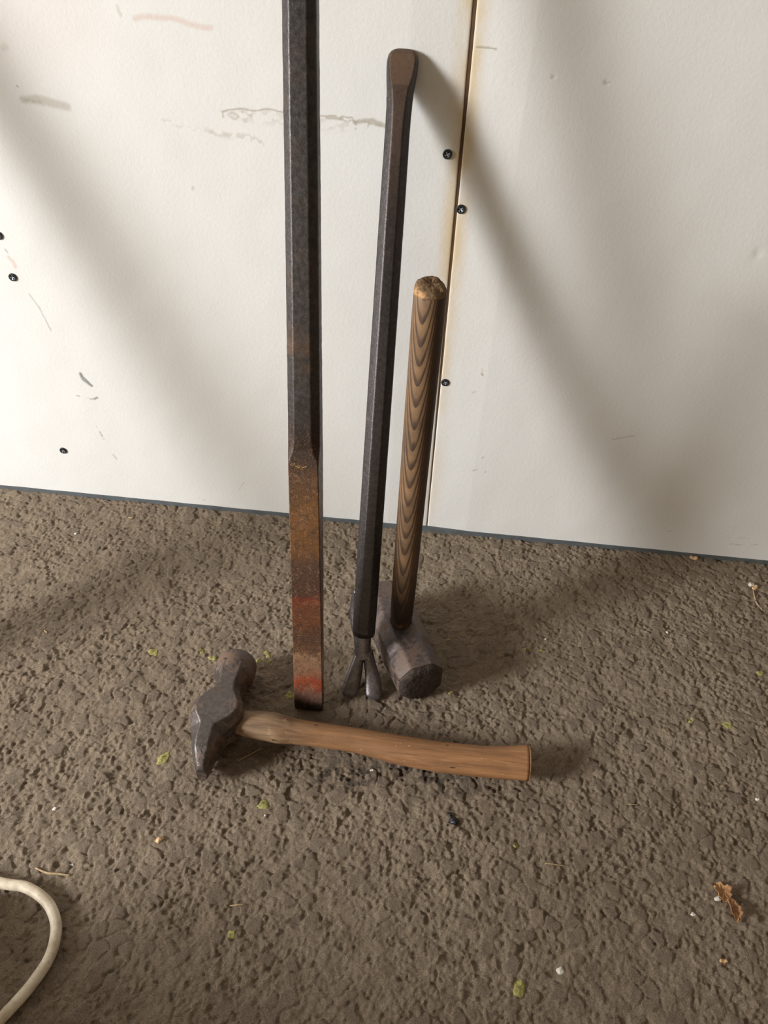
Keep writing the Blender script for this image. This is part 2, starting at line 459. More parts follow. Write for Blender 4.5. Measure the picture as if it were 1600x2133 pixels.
def mat_floor():
    t = NT('dusty_asphalt')
    at = t.n('Attribute'); at.attribute_name = 'stone'
    sx = t.n('SeparateColor'); t.put(sx.inputs[0], at.outputs['Color'])
    big = t.noise(4.5, 4, 0.6); mid = t.noise(60, 4, 0.65); fine = t.noise(900, 4, 0.7)
    c = t.ramp(big, [(0.3, lin(170, 150, 128)), (0.7, lin(196, 176, 151))])
    c = t.mix(t.mr(mid, 0.35, 0.7, 0, 0.35), c, lin(146, 127, 108))
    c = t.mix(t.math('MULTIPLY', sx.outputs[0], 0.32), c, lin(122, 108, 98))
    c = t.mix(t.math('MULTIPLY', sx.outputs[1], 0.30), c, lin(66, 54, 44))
    c = t.mix(t.mr(fine, 0.32, 0.6, 0.42, 0.0), c, lin(94, 78, 64))
    c = t.mix(t.mr(fine, 0.62, 0.72, 0, 0.5), c, lin(204, 184, 160))
    sp = t.noise(1500, 2, 0.5)
    c = t.mix(t.mr(sp, 0.76, 0.79, 0, 0.7), c, lin(214, 204, 190))
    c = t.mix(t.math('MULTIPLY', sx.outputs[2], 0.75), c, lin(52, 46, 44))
    b = t.bump(fine, 0.0014, 1.0)
    b = t.bump(t.noise(420, 5, 0.8), 0.0032, 1.0, b)
    return t.done(c, 0.9, 0.0, b, 0.15)


def mat_cable():
    t = NT('dirty_cable_sheath')
    n1 = t.noise(70, 4, 0.6); n2 = t.noise(420, 4, 0.7)
    c = t.mix(t.mr(n1, 0.35, 0.7), lin(226, 213, 190), lin(194, 176, 150))
    c = t.mix(t.mr(n2, 0.60, 0.72, 0, 0.6), c, lin(96, 80, 62))
    return t.done(c, 0.5, 0.0, t.bump(n2, 0.0002, 0.6), 0.4)


def mat_leaf():
    t = NT('dry_oak_leaf')
    n1 = t.noise(160, 4, 0.6); n2 = t.noise(700, 3, 0.6)
    c = t.mix(t.mr(n1, 0.35, 0.65), lin(198, 154, 108), lin(150, 108, 74))
    c = t.mix(t.mr(n2, 0.55, 0.7, 0, 0.5), c, lin(90, 60, 40))
    return t.done(c, 0.75, 0.0, t.bump(n1, 0.0006), 0.25)


M_board = mat_board()
M_board2 = plain('dull_brown_boards', (0.14, 0.11, 0.085), 0.9, 0.1, 3)
M_core = plain('gypsum_core', (0.62, 0.60, 0.56), 0.9)
M_rail = plain('grey_rail_tape', lin(86, 91, 93)[:3], 0.6, 0.2, 60)
M_stud = plain('brown_stud', lin(84, 62, 40)[:3], 0.8, 0.3, 40)
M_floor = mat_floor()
M_bar = mat_bar()
M_steel = mat_steel('dark_forged_steel', 0.22, (0.048, 0.040, 0.039), (0.115, 0.064, 0.034), (0.40, 0.62), 0.55, tip=True)
M_claw = mat_steel('grey_worn_steel', 0.12, (0.15, 0.132, 0.132), (0.12, 0.085, 0.06))
M_head = mat_steel('hammer_head_steel', 0.50, (0.125, 0.105, 0.095), (0.145, 0.085, 0.052), (0.42, 0.62), 0.7, 0.0005)
M_shead = mat_steel('sledge_head_steel', 0.62, (0.12, 0.098, 0.092), (0.125, 0.078, 0.055), (0.42, 0.62), 0.7, 0.0005)
M_face = plain('battered_dark_face', (0.040, 0.026, 0.018), 0.75, 0.6, 300, 0.1, 0.0015)
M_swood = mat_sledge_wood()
M_end = mat_endgrain()
M_hick = mat_hickory()
M_hend = plain('pale_sawn_end', lin(176, 134, 92)[:3], 0.75, 0.25, 300, 0, 0.0004)
M_cable = mat_cable()
M_leaf = mat_leaf()
M_screw = plain('black_phosphate_screw', (0.022, 0.025, 0.029), 0.45, 0.4, 500, 0.2, 0.0)
M_zinc = plain('bright_recess_metal', (0.42, 0.45, 0.48), 0.3, 0.5, 900, 0.4, 0.0)
M_white = plain('white_plaster_crumb', (0.62, 0.58, 0.51), 0.9, 0.1)
def mat_petal():
    t = NT('yellow_green_petal')
    n1 = t.noise(420, 4, 0.7)
    c = t.mix(t.mr(n1, 0.40, 0.60), lin(166, 160, 92), lin(132, 122, 84))
    return t.done(c, 0.8, 0.0, t.bump(n1, 0.0006), 0.2)


M_green = mat_petal()
M_straw = plain('pale_straw', lin(176, 150, 112)[:3], 0.7, 0.25)
M_chip = plain('pale_wood_chip', lin(208, 172, 128)[:3], 0.8, 0.2)
M_soot = plain('black_debris', (0.018, 0.018, 0.022), 0.5, 0.5)
M_paint = plain('yellow_paint_scribble', lin(206, 160, 84)[:3], 0.7, 0.4, 900)
M_mark = plain('worn_stamp_scuff', lin(150, 122, 84)[:3], 0.5, 0.5, 1500, 0.3)  # yellowish scuff colour of the worn stamp
M_shade_board = plain('shade_board_wood', lin(128, 100, 72)[:3], 0.8, 0.3, 60)  # bare wood of the unseen sheet added for its shade


# ------------------------------------------------------------------ the floor: asphalt relief
def hash2(ix, iy, k):
    h = (ix.astype(np.int64) * 374761393 + iy.astype(np.int64) * 668265263 + k * 982451653) & 0xFFFFFFFF
    h = ((h ^ (h >> 13)) * 1274126177) & 0xFFFFFFFF
    h = h ^ (h >> 16)
    return (h & 0xFFFFFF) / float(0x1000000)


def vnoise(x, y, k=0):
    ix = np.floor(x); iy = np.floor(y)
    fx = x - ix; fy = y - iy
    fx = fx * fx * fx * (fx * (fx * 6 - 15) + 10); fy = fy * fy * fy * (fy * (fy * 6 - 15) + 10)
    a = hash2(ix, iy, k); b = hash2(ix + 1, iy, k); c = hash2(ix, iy + 1, k); d = hash2(ix + 1, iy + 1, k)
    return (a * (1 - fx) + b * fx) * (1 - fy) + (c * (1 - fx) + d * fx) * fy - 0.5


def voro(x, y, k=0):
    ix = np.floor(x); iy = np.floor(y)
    f1 = np.full(x.shape, 9.0); f2 = np.full(x.shape, 9.0); idv = np.zeros(x.shape)
    for dx in (-1, 0, 1):
        for dy in (-1, 0, 1):
            cx = ix + dx; cy = iy + dy
            px = cx + hash2(cx, cy, k + 1); py = cy + hash2(cx, cy, k + 2)
            d = np.hypot(px - x, py - y); v = hash2(cx, cy, k + 3)
            m = d < f1
            f2 = np.where(m, f1, np.minimum(f2, d)); idv = np.where(m, v, idv); f1 = np.where(m, d, f1)
    return f1, f2, idv


def sst(a, b, x):
    t = np.clip((x - a) / (b - a), 0, 1)
    return t * t * (3 - 2 * t)


def floor_height(x, y):
    wx = x + 0.0030 * vnoise(x / 0.006, y / 0.006, 5) + 0.0014 * vnoise(x / 0.0022, y / 0.0022, 15)
    wy = y + 0.0030 * vnoise(x / 0.006, y / 0.006, 6) + 0.0014 * vnoise(x / 0.0022, y / 0.0022, 16)
    f1, f2, i1 = voro(wx / 0.0115, wy / 0.0115, 20)
    g1, g2, i2 = voro(wx / 0.0052, wy / 0.0052, 40)
    k1, k2, i3 = voro(wx / 0.0029, wy / 0.0029, 50)
    plate = sst(0.05, 0.22, f2 - f1) * (i1 > 0.68)
    grain = (0.00165 * i2 * sst(0.75, 0.10, g1) + 0.00100 * i3 * sst(0.75, 0.1, k1))
    calm = sst(-0.15, 0.2, vnoise(x / 0.05, y / 0.05, 60) + 0.4 * vnoise(x / 0.02, y / 0.02, 61))
    fb = 0
    for q, (sc, am) in enumerate(((0.013, 1.0), (0.006, 0.55), (0.003, 0.35))):
        fb = fb + am * vnoise(x / sc, y / sc, 80 + q)
    h = grain * (1 - 0.80 * plate) * (1.15 - 0.45 * calm) + 0.00135 * plate + 0.0015 * fb * (1 - 0.5 * plate)
    pit = sst(0.30, 0.46, vnoise(x / 0.008, y / 0.008, 99) + 0.35 * vnoise(x / 0.003, y / 0.003, 98)) * (1 - plate)
    h = h - 0.0012 * pit
    h = h + 0.002 * vnoise(x / 0.16, y / 0.16, 120)
    return h - 0.0026, plate * (i1 > 0.70), pit * 0.5


def axis_pts(segs):
    out = []
    for a, b, d in segs:
        n = max(1, int(round((b - a) / d)))
        out += list(np.linspace(a, b, n, endpoint=False))
    out.append(segs[-1][1])
    return np.array(out)


def grid_mesh(name, X, Y, Z):
    ny_, nx_ = X.shape
    co = np.stack([X.ravel(), Y.ravel(), Z.ravel()], 1).astype(np.float32)
    ii = np.arange(nx_ * ny_).reshape(ny_, nx_)
    quads = np.stack([ii[:-1, :-1].ravel(), ii[:-1, 1:].ravel(), ii[1:, 1:].ravel(), ii[1:, :-1].ravel()], 1).astype(np.int32)
    me = bpy.data.meshes.new(name)
    me.vertices.add(len(co)); me.vertices.foreach_set('co', co.ravel())
    me.loops.add(quads.size); me.loops.foreach_set('vertex_index', quads.ravel())
    me.polygons.add(len(quads))
    me.polygons.foreach_set('loop_start', np.arange(0, quads.size, 4, dtype=np.int32))
    me.polygons.foreach_set('loop_total', np.full(len(quads), 4, dtype=np.int32))
    me.update(calc_edges=True)
    me.polygons.foreach_set('use_smooth', np.ones(len(quads), dtype=bool))
    return me


gx = axis_pts([(-3.2, -1.6, 0.1), (-1.6, -0.75, 0.012), (-0.75, -0.56, 0.003), (-0.56, 0.44, 0.00105), (0.44, 0.7, 0.003), (0.7, 1.6, 0.012), (1.6, 3.2, 0.1)])
gy = axis_pts([(-4.2, -1.5, 0.1), (-1.5, -0.85, 0.014), (-0.85, -0.58, 0.003), (-0.58, 0.012, 0.0010)])
GX, GY = np.meshgrid(gx, gy)
GZ, STN, PIT = floor_height(GX, GY)
nx, ny = len(gx), len(gy)
me = grid_mesh('floor', GX, GY, GZ)
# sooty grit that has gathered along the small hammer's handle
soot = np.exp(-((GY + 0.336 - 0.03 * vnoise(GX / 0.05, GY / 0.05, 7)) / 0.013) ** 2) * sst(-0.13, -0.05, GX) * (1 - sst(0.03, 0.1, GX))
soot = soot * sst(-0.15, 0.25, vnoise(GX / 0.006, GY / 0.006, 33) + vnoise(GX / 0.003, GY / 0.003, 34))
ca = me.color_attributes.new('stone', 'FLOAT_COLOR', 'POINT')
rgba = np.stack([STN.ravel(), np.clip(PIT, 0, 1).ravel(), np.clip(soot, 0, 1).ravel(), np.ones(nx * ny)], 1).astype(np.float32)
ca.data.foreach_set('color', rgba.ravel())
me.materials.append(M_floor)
floor = bpy.data.objects.new('floor', me)
COL.objects.link(floor)
tag(floor, 'rough dusty grey-brown asphalt floor', kind='structure')


def fz(x, y):
    h, _, _ = floor_height(np.array([float(x)]), np.array([float(y)]))
    return float(h[0])


# ------------------------------------------------------------------ the wall: two plasterboards with a joint
def board(side, xsegs, zsegs, label):
    """one board; side -1 lies left of the joint, +1 right of it. Long edge tapered over 47 mm"""
    off = np.concatenate([[0.0], axis_pts(xsegs)])
    zs = axis_pts(zsegs)
    OFF, ZZ = np.meshgrid(off, zs)
    gap = 0.0005 + 0.0013 * np.minimum(1.3, ZZ / 0.6) + 0.00025 * vnoise(ZZ / 0.02, ZZ * 0 + side, 9)
    X = side * (gap + OFF)
    rec = 0.0021 * np.clip(1 - OFF / 0.047, 0, 1)
    rec = rec + 0.0006 * np.exp(-OFF / 0.0006)
    Y = rec.copy()
    Y[:, 0] = 0.0125                      # the sawn edge inside the joint
    # dents
    for (dx, dz, r, d) in (DENTS_R if side > 0 else ()):
        Y += d * np.exp(-((X - dx) ** 2 + ((ZZ - dz) * 1.0) ** 2) / r ** 2)
    M = np.zeros(X.shape + (4,)); M[..., 3] = 1
    wx = X + 0.0016 * vnoise(X / 0.012, ZZ / 0.012, 71) + 0.0006 * vnoise(X / 0.003, ZZ / 0.003, 72)
    wz = ZZ + 0.0016 * vnoise(X / 0.012, ZZ / 0.012, 73) + 0.0006 * vnoise(X / 0.003, ZZ / 0.003, 74)
    brk = sst(-0.12, 0.15, vnoise(X / 0.004, ZZ / 0.0025, 75) + 0.5 * vnoise(X / 0.0015, ZZ / 0.0015, 76))
    for pts, r0, r1, colr, st, broken in MARKS:
        lo_x = min(p[0] for p in pts) - r1 - 0.01; hi_x = max(p[0] for p in pts) + r1 + 0.01
        if (side < 0 and lo_x > 0) or (side > 0 and hi_x < 0): continue
        D = np.full(X.shape, 9.0)
        for q0, q1 in zip(pts, pts[1:]):
            dx, dz = q1[0] - q0[0], q1[1] - q0[1]
            h = np.clip(((wx - q0[0]) * dx + (wz - q0[1]) * dz) / (dx * dx + dz * dz), 0, 1)
            D = np.minimum(D, np.hypot(wx - q0[0] - h * dx, wz - q0[1] - h * dz))
        r1e = max(r1, 0.0009)
        m = (1 - sst(r0, r1e, D)) * st
        if broken: m = m * brk
        ch = {'b': 0, 'g': 1, 'p': 2, 'w': None}[colr]
        if ch is not None: M[..., ch] = 1 - (1 - M[..., ch]) * (1 - m)
    if side > 0:
        me = grid_mesh('plasterboard', X, Y, ZZ)
    else:
        me = grid_mesh('plasterboard', X[:, ::-1], Y[:, ::-1], ZZ[:, ::-1]); M = M[:, ::-1]
    at = me.color_attributes.new('marks', 'FLOAT_COLOR', 'POINT')
    at.data.foreach_set('color', M.astype(np.float32).ravel())
    me.materials.append(M_board)
    o = bpy.data.objects.new('plasterboard', me); COL.objects.link(o); o.parent = wall
    tag(o, label)
    return o


DENTS_R = [
    (0.1107, 0.4916, 0.0016, 0.0009),
    (0.0683, 0.4934, 0.0013, 0.0006),
    (0.2721, 0.3633, 0.004, 0.0006),
]


def box(name, x0, x1, y0, y1, z0, z1, mat, parent=None, bev=0.0):
    bm = bmesh.new()
    bmesh.ops.create_cube(bm, size=1)
    for v in bm.verts:
        v.co = Vector(((x0 + x1) / 2 + v.co.x * (x1 - x0), (y0 + y1) / 2 + v.co.y * (y1 - y0), (z0 + z1) / 2 + v.co.z * (z1 - z0)))
    if bev:
        bmesh.ops.bevel(bm, geom=bm.edges[:], offset=bev, segments=2, affect='EDGES')
    me_ = bpy.data.meshes.new(name); bm.to_mesh(me_); bm.free()
    me_.materials.append(mat)
    o = bpy.data.objects.new(name, me_); COL.objects.link(o)
    if parent: o.parent = parent
    return o


wall = empty('wall_back')
tag(wall, 'off-white plasterboard wall with a stained vertical joint', kind='structure')
board(-1, [(0.0, 0.004, 0.0005), (0.004, 0.06, 0.0014), (0.06, 0.47, 0.0008), (0.47, 1.6, 0.05)],
      [(0.003, 0.04, 0.002), (0.04, 0.34, 0.0011), (0.34, 0.395, 0.003), (0.395, 0.47, 0.0007), (0.47, 0.56, 0.0014), (0.56, 1.9, 0.05)], 'left plasterboard with scuffs and smudges')
board(1, [(0.0, 0.004, 0.0005), (0.004, 0.42, 0.0012), (0.42, 1.6, 0.05)],
      [(0.003, 0.30, 0.0012), (0.30, 0.46, 0.003), (0.46, 0.56, 0.0009), (0.56, 1.9, 0.05)], 'right plasterboard')
tag(box('joint_strip', -0.006, 0.006, 0.0030, 0.0125, -0.004, 1.9, M_stud, wall), 'brown strip seen in the joint')
box('stud', -0.03, 0.03, 0.0126, 0.06, -0.004, 1.9, M_stud, wall)
# grey rail strip under the boards, edge slightly uneven
rv, rf = [], []
RN = 400
for i in range(RN + 1):
    x = -1.6 + 3.2 * i / RN
    e = 0.0007 * (float(vnoise(np.array([x / 0.03]), np.array([0.3]), 3)[0]))
    rv += [(x, -0.0016, 0.0034 + e), (x, -0.0022, -0.010), (x, 0.012, 0.0034 + e)]
for i in range(RN):
    a = i * 3
    rf += [(a + 1, a + 4, a + 3, a), (a, a + 3, a + 5, a + 2)]
tag(mesh_obj('bottom_rail', rv, rf, M_rail, wall, smooth=False), 'blue-grey strip under the boards')


# ------------------------------------------------------------------ long bar
LB0, LB1 = Vector((-0.0938, -0.2790, 0.0)), Vector((-0.124, -0.015, 0.93))
bar = empty('pinch_bar')
tag(bar, 'tall dark octagonal steel bar with rusty flattened foot, leaning left of the others', 'bar')
Lb = (LB1 - LB0).length
# keys: s, half width, half depth, half width of front face, half depth of side face, shift
kb = [(0.0, 0.0131, 0.0032, 0.0126, 0.0027, 0.004), (0.002, 0.0136, 0.0040, 0.0131, 0.0035, 0.004), (0.10, 0.0132, 0.0065, 0.0127, 0.0060, 0.0025),
      (0.20, 0.0127, 0.0100, 0.0121, 0.0094, 0.0008), (0.252, 0.0124, 0.0118, 0.0117, 0.0111, 0.0), (0.258, 0.0126, 0.0121, 0.0112, 0.0108, 0.0),
      (0.264, 0.0130, 0.0126, 0.0086, 0.0084, 0.0), (0.274, 0.0130, 0.0128, 0.0070, 0.0068, 0.0), (0.42, 0.0122, 0.0120, 0.0064, 0.0062, 0.0),
      (0.57, 0.0114, 0.0114, 0.0060, 0.0058, 0.0), (Lb, 0.0105, 0.0105, 0.0055, 0.0055, 0.0)]
rings = []
NB = 220
for k in range(NB + 1):
    s = Lb * k / NB
    hw, hd, wt, hs, sy = interp(kb, s)
    j = [random.gauss(0, 5e-5) for _ in range(2)]
    w = 0.00022 * float(vnoise(np.array([s / 0.05]), np.array([0.5]), 3)[0]) if s > 0.27 else 0.0
    rings.append([(x + j[0] + w, y + sy + j[1], s) for x, y in octf(hw, hd, wt, hs, 0.0011)])
o = crisp(loft('shaft', rings, M_bar, bar))
aim(bar, LB0, LB1)
# faint yellow scribble across the face just under the shoulder
def scribble(parent, pts, r, mat, name='paint_mark'):
    vv, ff = [], []
    for (a, b) in zip(pts, pts[1:]):
        a = Vector(a); b = Vector(b); d = (b - a).normalized()
        nrm = Vector((0, -1, 0)); s_ = d.cross(nrm).normalized() * r
        k = len(vv)
        vv += [a - s_ + Vector((0, 0.0004, 0)), a + s_ + Vector((0, 0.0004, 0)), b + s_ + Vector((0, 0.0004, 0)), b - s_ + Vector((0, 0.0004, 0)),
               a - nrm * -0.0, b - nrm * -0.0]
        ff += [(k, k + 4, k + 5, k + 3), (k + 4, k + 1, k + 2, k + 5)]
    return mesh_obj(name, vv, ff, mat, parent, smooth=False)


yf = -0.01215
zs_ = 0.2535
tag(scribble(bar, [(-0.0112, yf, zs_ + 0.0042), (-0.0092, yf, zs_ + 0.0048), (-0.0104, yf, zs_ + 0.0022), (-0.0086, yf, zs_ + 0.0012), (-0.0102, yf, zs_ - 0.0002),
               (-0.0084, yf, zs_ - 0.0010), (-0.0070, yf, zs_ + 0.0018), (-0.0060, yf, zs_ - 0.0012), (-0.0046, yf, zs_ - 0.0008), (-0.0036, yf, zs_ - 0.0022),
               (-0.0026, yf, zs_ - 0.0014), (-0.0034, yf, zs_ - 0.0005), (-0.0046, yf, zs_ - 0.0008)], 0.00028, M_paint), 'yellow scribbled writing')
scribble(bar, [(-0.0012, yf, zs_ - 0.0016), (-0.0004, yf, zs_ - 0.0022), (0.0002, yf, zs_ - 0.0012), (-0.0002, yf, zs_ - 0.0024), (0.0014, yf, zs_ - 0.0006),
               (0.0020, yf, zs_ - 0.0012), (0.0018, yf, zs_ - 0.0022), (0.0024, yf, zs_ - 0.0008), (0.0032, yf, zs_ - 0.0002)], 0.00022, M_paint)

# ------------------------------------------------------------------ crowbar with claw
CB0, CB1 = Vector((-0.0487, -0.2435, 0.0)), Vector((-0.0535, -0.0065, 0.5095))
crow = empty('wrecking_bar')
tag(crow, 'dark steel wrecking bar standing on its split claw, flat rusty tip against the wall', 'crowbar')
kc = [(0.052, 0.0062, 0.0058, 0.0040, 0.0036, 0.0015), (0.0535, 0.0092, 0.0085, 0.0042, 0.0036, 0.0008), (0.058, 0.0107, 0.0104, 0.0044, 0.0042, 0.0), (0.075, 0.0110, 0.0110, 0.0046, 0.0046, 0.0),
      (0.30, 0.0109, 0.0109, 0.0045, 0.0045, 0.0), (0.455, 0.0104, 0.0106, 0.0044, 0.0044, 0.0), (0.500, 0.0101, 0.0105, 0.0044, 0.0044, 0.0),
      (0.516, 0.0103, 0.0103, 0.0050, 0.0042, 0.0002), (0.5290, 0.0109, 0.0096, 0.0064, 0.0038, 0.0010)]
Lc = (CB1 - CB0).length
rings = []
s = 0.052
while s < 0.5291:
    hw, hd, wt, hs, sy = interp(kc, s)
    j = [random.gauss(0, 5e-5) for _ in range(2)]
    rings.append([(x + j[0], y + sy + j[1], s) for x, y in octf(hw, hd, wt, hs, 0.0012, 0.06)])
    s += 0.0015 if s < 0.06 else 0.006
o = crisp(loft('shaft', rings, M_steel, crow, cap='start'))
# the chisel tip: wider, thinner, its front facet sloping back to the wall
kt = [(0.5290, 0.0109, 0.0096, 0.0064, 0.0038, 0.0010), (0.535, 0.0116, 0.0085, 0.0082, 0.0032, 0.0021),
      (0.541, 0.0122, 0.0072, 0.0096, 0.0026, 0.0034), (0.548, 0.0127, 0.0058, 0.0104, 0.0022, 0.0047), (0.553, 0.0126, 0.0050, 0.0104, 0.0020, 0.0054),
      (0.557, 0.0119, 0.0044, 0.0096, 0.0016, 0.0059), (0.5598, 0.0100, 0.0034, 0.0078, 0.0012, 0.0063), (0.5615, 0.0070, 0.0020, 0.0050, 0.0008, 0.0066), (0.562, 0.0045, 0.0010, 0.0030, 0.0005, 0.0066)]
rings = []
s = kt[0][0]
while s <= kt[-1][0] + 1e-6:
    hw, hd, wt, hs, sy = interp(kt, s)
    rings.append([(x, y + sy, s) for x, y in octf(hw, hd, wt, hs, 0.0016, 0.06 * (0.562 - s) / 0.033)])
    s += 0.0005
tag(crisp(loft('chisel_tip', rings, M_steel, crow, cap='end')), 'brown rusted flat tip')
aim(crow, CB0, CB1)


def claw_mesh():
    """neck that leaves the back of the shaft and splits into two flared prongs reaching forward to the floor"""
    obs = []
    # neck: world coordinates
    ks = [  # centre x, y, z, half width, half thickness, tilt
        (-0.0560, -0.2005, 0.090, 0.0075, 0.0050), (-0.0555, -0.2020, 0.074, 0.0100, 0.0070), (-0.0530, -0.2080, 0.056, 0.0110, 0.0080),
        (-0.0505, -0.2185, 0.042, 0.0090, 0.0070), (-0.0498, -0.2275, 0.033, 0.0085, 0.0055), (-0.0480, -0.2340, 0.026, 0.0108, 0.0048)]
    C = [Vector(k[:3]) for k in ks]
    rings = []
    for i, k in enumerate(ks):
        d = (C[min(i + 1, len(C) - 1)] - C[max(i - 1, 0)]).normalized()
        up = Vector((1, 0, 0)).cross(d).normalized()
        rings.append([tuple(C[i] + Vector((1, 0, 0)) * x + up * y) for x, y in sec(k[3], k[4], 5, 1.6, 32)])
    return rings


def catmull(P, n=6):
    out = []
    for i in range(len(P) - 1):
        p0 = P[max(i - 1, 0)]; p1 = P[i]; p2 = P[i + 1]; p3 = P[min(i + 2, len(P) - 1)]
        for k in range(n):
            t = k / n
            out.append(tuple(0.5 * ((2 * b) + (-a + c) * t + (2 * a - 5 * b + 4 * c - d) * t * t + (-a + 3 * b - 3 * c + d) * t ** 3)
                             for a, b, c, d in zip(p0, p1, p2, p3)))
    out.append(tuple(P[-1]))
    return out


def swept(name, keys, mat, parent, p=5, c=1.6, n=32, sub=6, side=Vector((1, 0, 0))):
    """keys rows: x, y, z, half width, half thickness"""
    K = catmull(keys, sub)
    C = [Vector(k[:3]) for k in K]
    rings = []
    for i, k in enumerate(K):
        d = (C[min(i + 1, len(C) - 1)] - C[max(i - 1, 0)]).normalized()
        s_ = (side - d * side.dot(d)).normalized()
        up = s_.cross(d).normalized()
        rings.append([tuple(C[i] + s_ * x + up * y) for x, y in sec(k[3], k[4], p, c, n)])
    return loft(name, rings, mat, parent)


def keep_world(o, parent):
    o.parent = parent
    o.matrix_parent_inverse = parent.matrix_world.inverted()


neck = swept('claw_neck', [(-0.0548, -0.2040, 0.092, 0.0070, 0.0035), (-0.0552, -0.2045, 0.076, 0.0098, 0.0060), (-0.0535, -0.2105, 0.058, 0.0108, 0.0075),
                           (-0.0505, -0.2200, 0.044, 0.0088, 0.0068), (-0.0490, -0.2275, 0.034, 0.0082, 0.0055), (-0.0470, -0.2325, 0.027, 0.0100, 0.0046)], M_claw, None)
keep_world(neck, crow)
tag(neck, 'grey worn bend of the claw')
for sgn, xt in ((-1, -0.0573), (1, -0.0338)):
    xs_ = -0.0470
    pr = swept('claw_prong', [(xs_ + sgn * 0.0030, -0.2270, 0.034, 0.0050, 0.0045), (xs_ + sgn * 0.0056, -0.2340, 0.0255, 0.0060, 0.0044),
                              (xs_ + (xt - xs_) * 0.72, -0.2425, 0.0165, 0.0074, 0.0040), (xt * 0.9 + xs_ * 0.1, -0.2500, 0.0085, 0.0084, 0.0034),
                              (xt, -0.2560, 0.0035, 0.0080, 0.0026), (xt, -0.2590, 0.0010, 0.0056, 0.0012)], M_claw, None, p=4)
    keep_world(pr, crow)

# ------------------------------------------------------------------ sledge hammer standing on its head
sl = empty('sledge_hammer', (-0.0153, -0.195, -0.001))
tag(sl, 'short sledge hammer standing on its steel head, dark grained wooden handle upright', 'hammer')
ang = math.atan2(-0.90, 0.43)
ax = Vector((0.43, -0.90, 0)).normalized(); sd = Vector((-ax.y, ax.x, 0))
kh = [(-0.0635, 0.0140, 0.0060), (-0.0630, 0.0175, 0.0080), (-0.0615, 0.0200, 0.0095), (-0.058, 0.0218, 0.0104), (-0.030, 0.0229, 0.0104), (-0.022, 0.0234, 0.0130),
      (0.022, 0.0234, 0.0130), (0.030, 0.0229, 0.0104), (0.050, 0.0224, 0.0108), (0.0585, 0.0219, 0.0106)]
rings = []
for k in range(70):
    s = -0.0635 + 0.1220 * (k / 69)
    h_, w_ = interp(kh, s)
    j = random.gauss(0, 5e-5)
    rings.append([tuple(ax * s + sd * (x + j) + Vector((0, 0, 0.0235 + y))) for x, y in octf(h_, h_, w_, w_, 0.0022)])
o = crisp(loft('head', rings, M_shead, sl))
kf = [(0.0583, 0.0219, 0.0106), (0.0600, 0.0213, 0.0106), (0.0618, 0.0200, 0.0100), (0.0634, 0.0175, 0.0090), (0.0642, 0.0140, 0.0076), (0.0648, 0.007, 0.004), (0.0650, 0.002, 0.001)]
rings = []
for k in range(22):
    s = 0.0583 + (0.0650 - 0.0583) * k / 21
    h_, w_ = interp(kf, s)
    rings.append([tuple(ax * (s + random.gauss(0, 8e-5)) + sd * x + Vector((0, 0, 0.0235 + y))) for x, y in octf(h_, h_, w_, w_, 0.0022)])
tag(loft('striking_face', rings, M_face, sl), 'battered dark striking face')
# faint stamped characters on the upper face, worn almost away
def stamp(chars, cx, size, gap):
    G = {'(': [[(0.7, 1), (0.3, 0.7), (0.3, 0.3), (0.7, 0)]], ')': [[(0.3, 1), (0.7, 0.7), (0.7, 0.3), (0.3, 0)]],
         'G': [[(0.9, 0.85), (0.5, 1), (0.15, 0.7), (0.15, 0.3), (0.5, 0), (0.9, 0.2), (0.9, 0.5), (0.6, 0.5)]],
         'S': [[(0.85, 0.85), (0.5, 1), (0.2, 0.75), (0.8, 0.3), (0.5, 0), (0.15, 0.15)]], 'O': [[(0.5, 1), (0.15, 0.7), (0.15, 0.3), (0.5, 0), (0.85, 0.3), (0.85, 0.7), (0.5, 1)]]}
    vv, ff = [], []
    for i, ch in enumerate(chars):
        for ln in G[ch]:
            for a, b in zip(ln, ln[1:]):
                pa, pb = [Vector(((q[0] + (i - len(chars) / 2) * gap) * size, q[1] * size * 1.2)) for q in (a, b)]
                d = (pb - pa).normalized(); nn = Vector((-d.y, d.x)) * 0.00016
                k = len(vv)
                for q in (pa - nn, pa + nn, pb + nn, pb - nn):
                    w = -sd * q.x * -1.0
                    P3 = ax * (cx - q.y) + sd * q.x + Vector((0, 0, 0.0235 + 0.0230))
                    vv.append(tuple(P3))
                ff.append((k, k + 1, k + 2, k + 3))
    return mesh_obj('stamped_mark', vv, ff, M_mark, sl, smooth=False)


tag(stamp('(GS)', 0.040, 0.0030, 1.1), 'faint worn stamped mark')
# handle
kw = [(0.030, 0.0100, 0.0100), (0.046, 0.0106, 0.0106), (0.048, 0.0124, 0.0124), (0.052, 0.0136, 0.0136), (0.060, 0.0142, 0.0142), (0.10, 0.0147, 0.0147),
      (0.25, 0.0151, 0.0151), (0.37, 0.0154, 0.0154), (0.3905, 0.0151, 0.0151), (0.3920, 0.0140, 0.0140)]
rings = []
s = 0.030
while s <= 0.3921:
    a_, b_ = interp(kw, s)
    dx = 0.0045 * (s - 0.045) / 0.35
    rings.append([(x + dx, y, s) for x, y in sec(a_, b_, 2.6, 1.35, 56)])
    s += 0.002 if (s < 0.06 or s > 0.385) else 0.01
hd = loft('handle', rings, M_swood, sl)
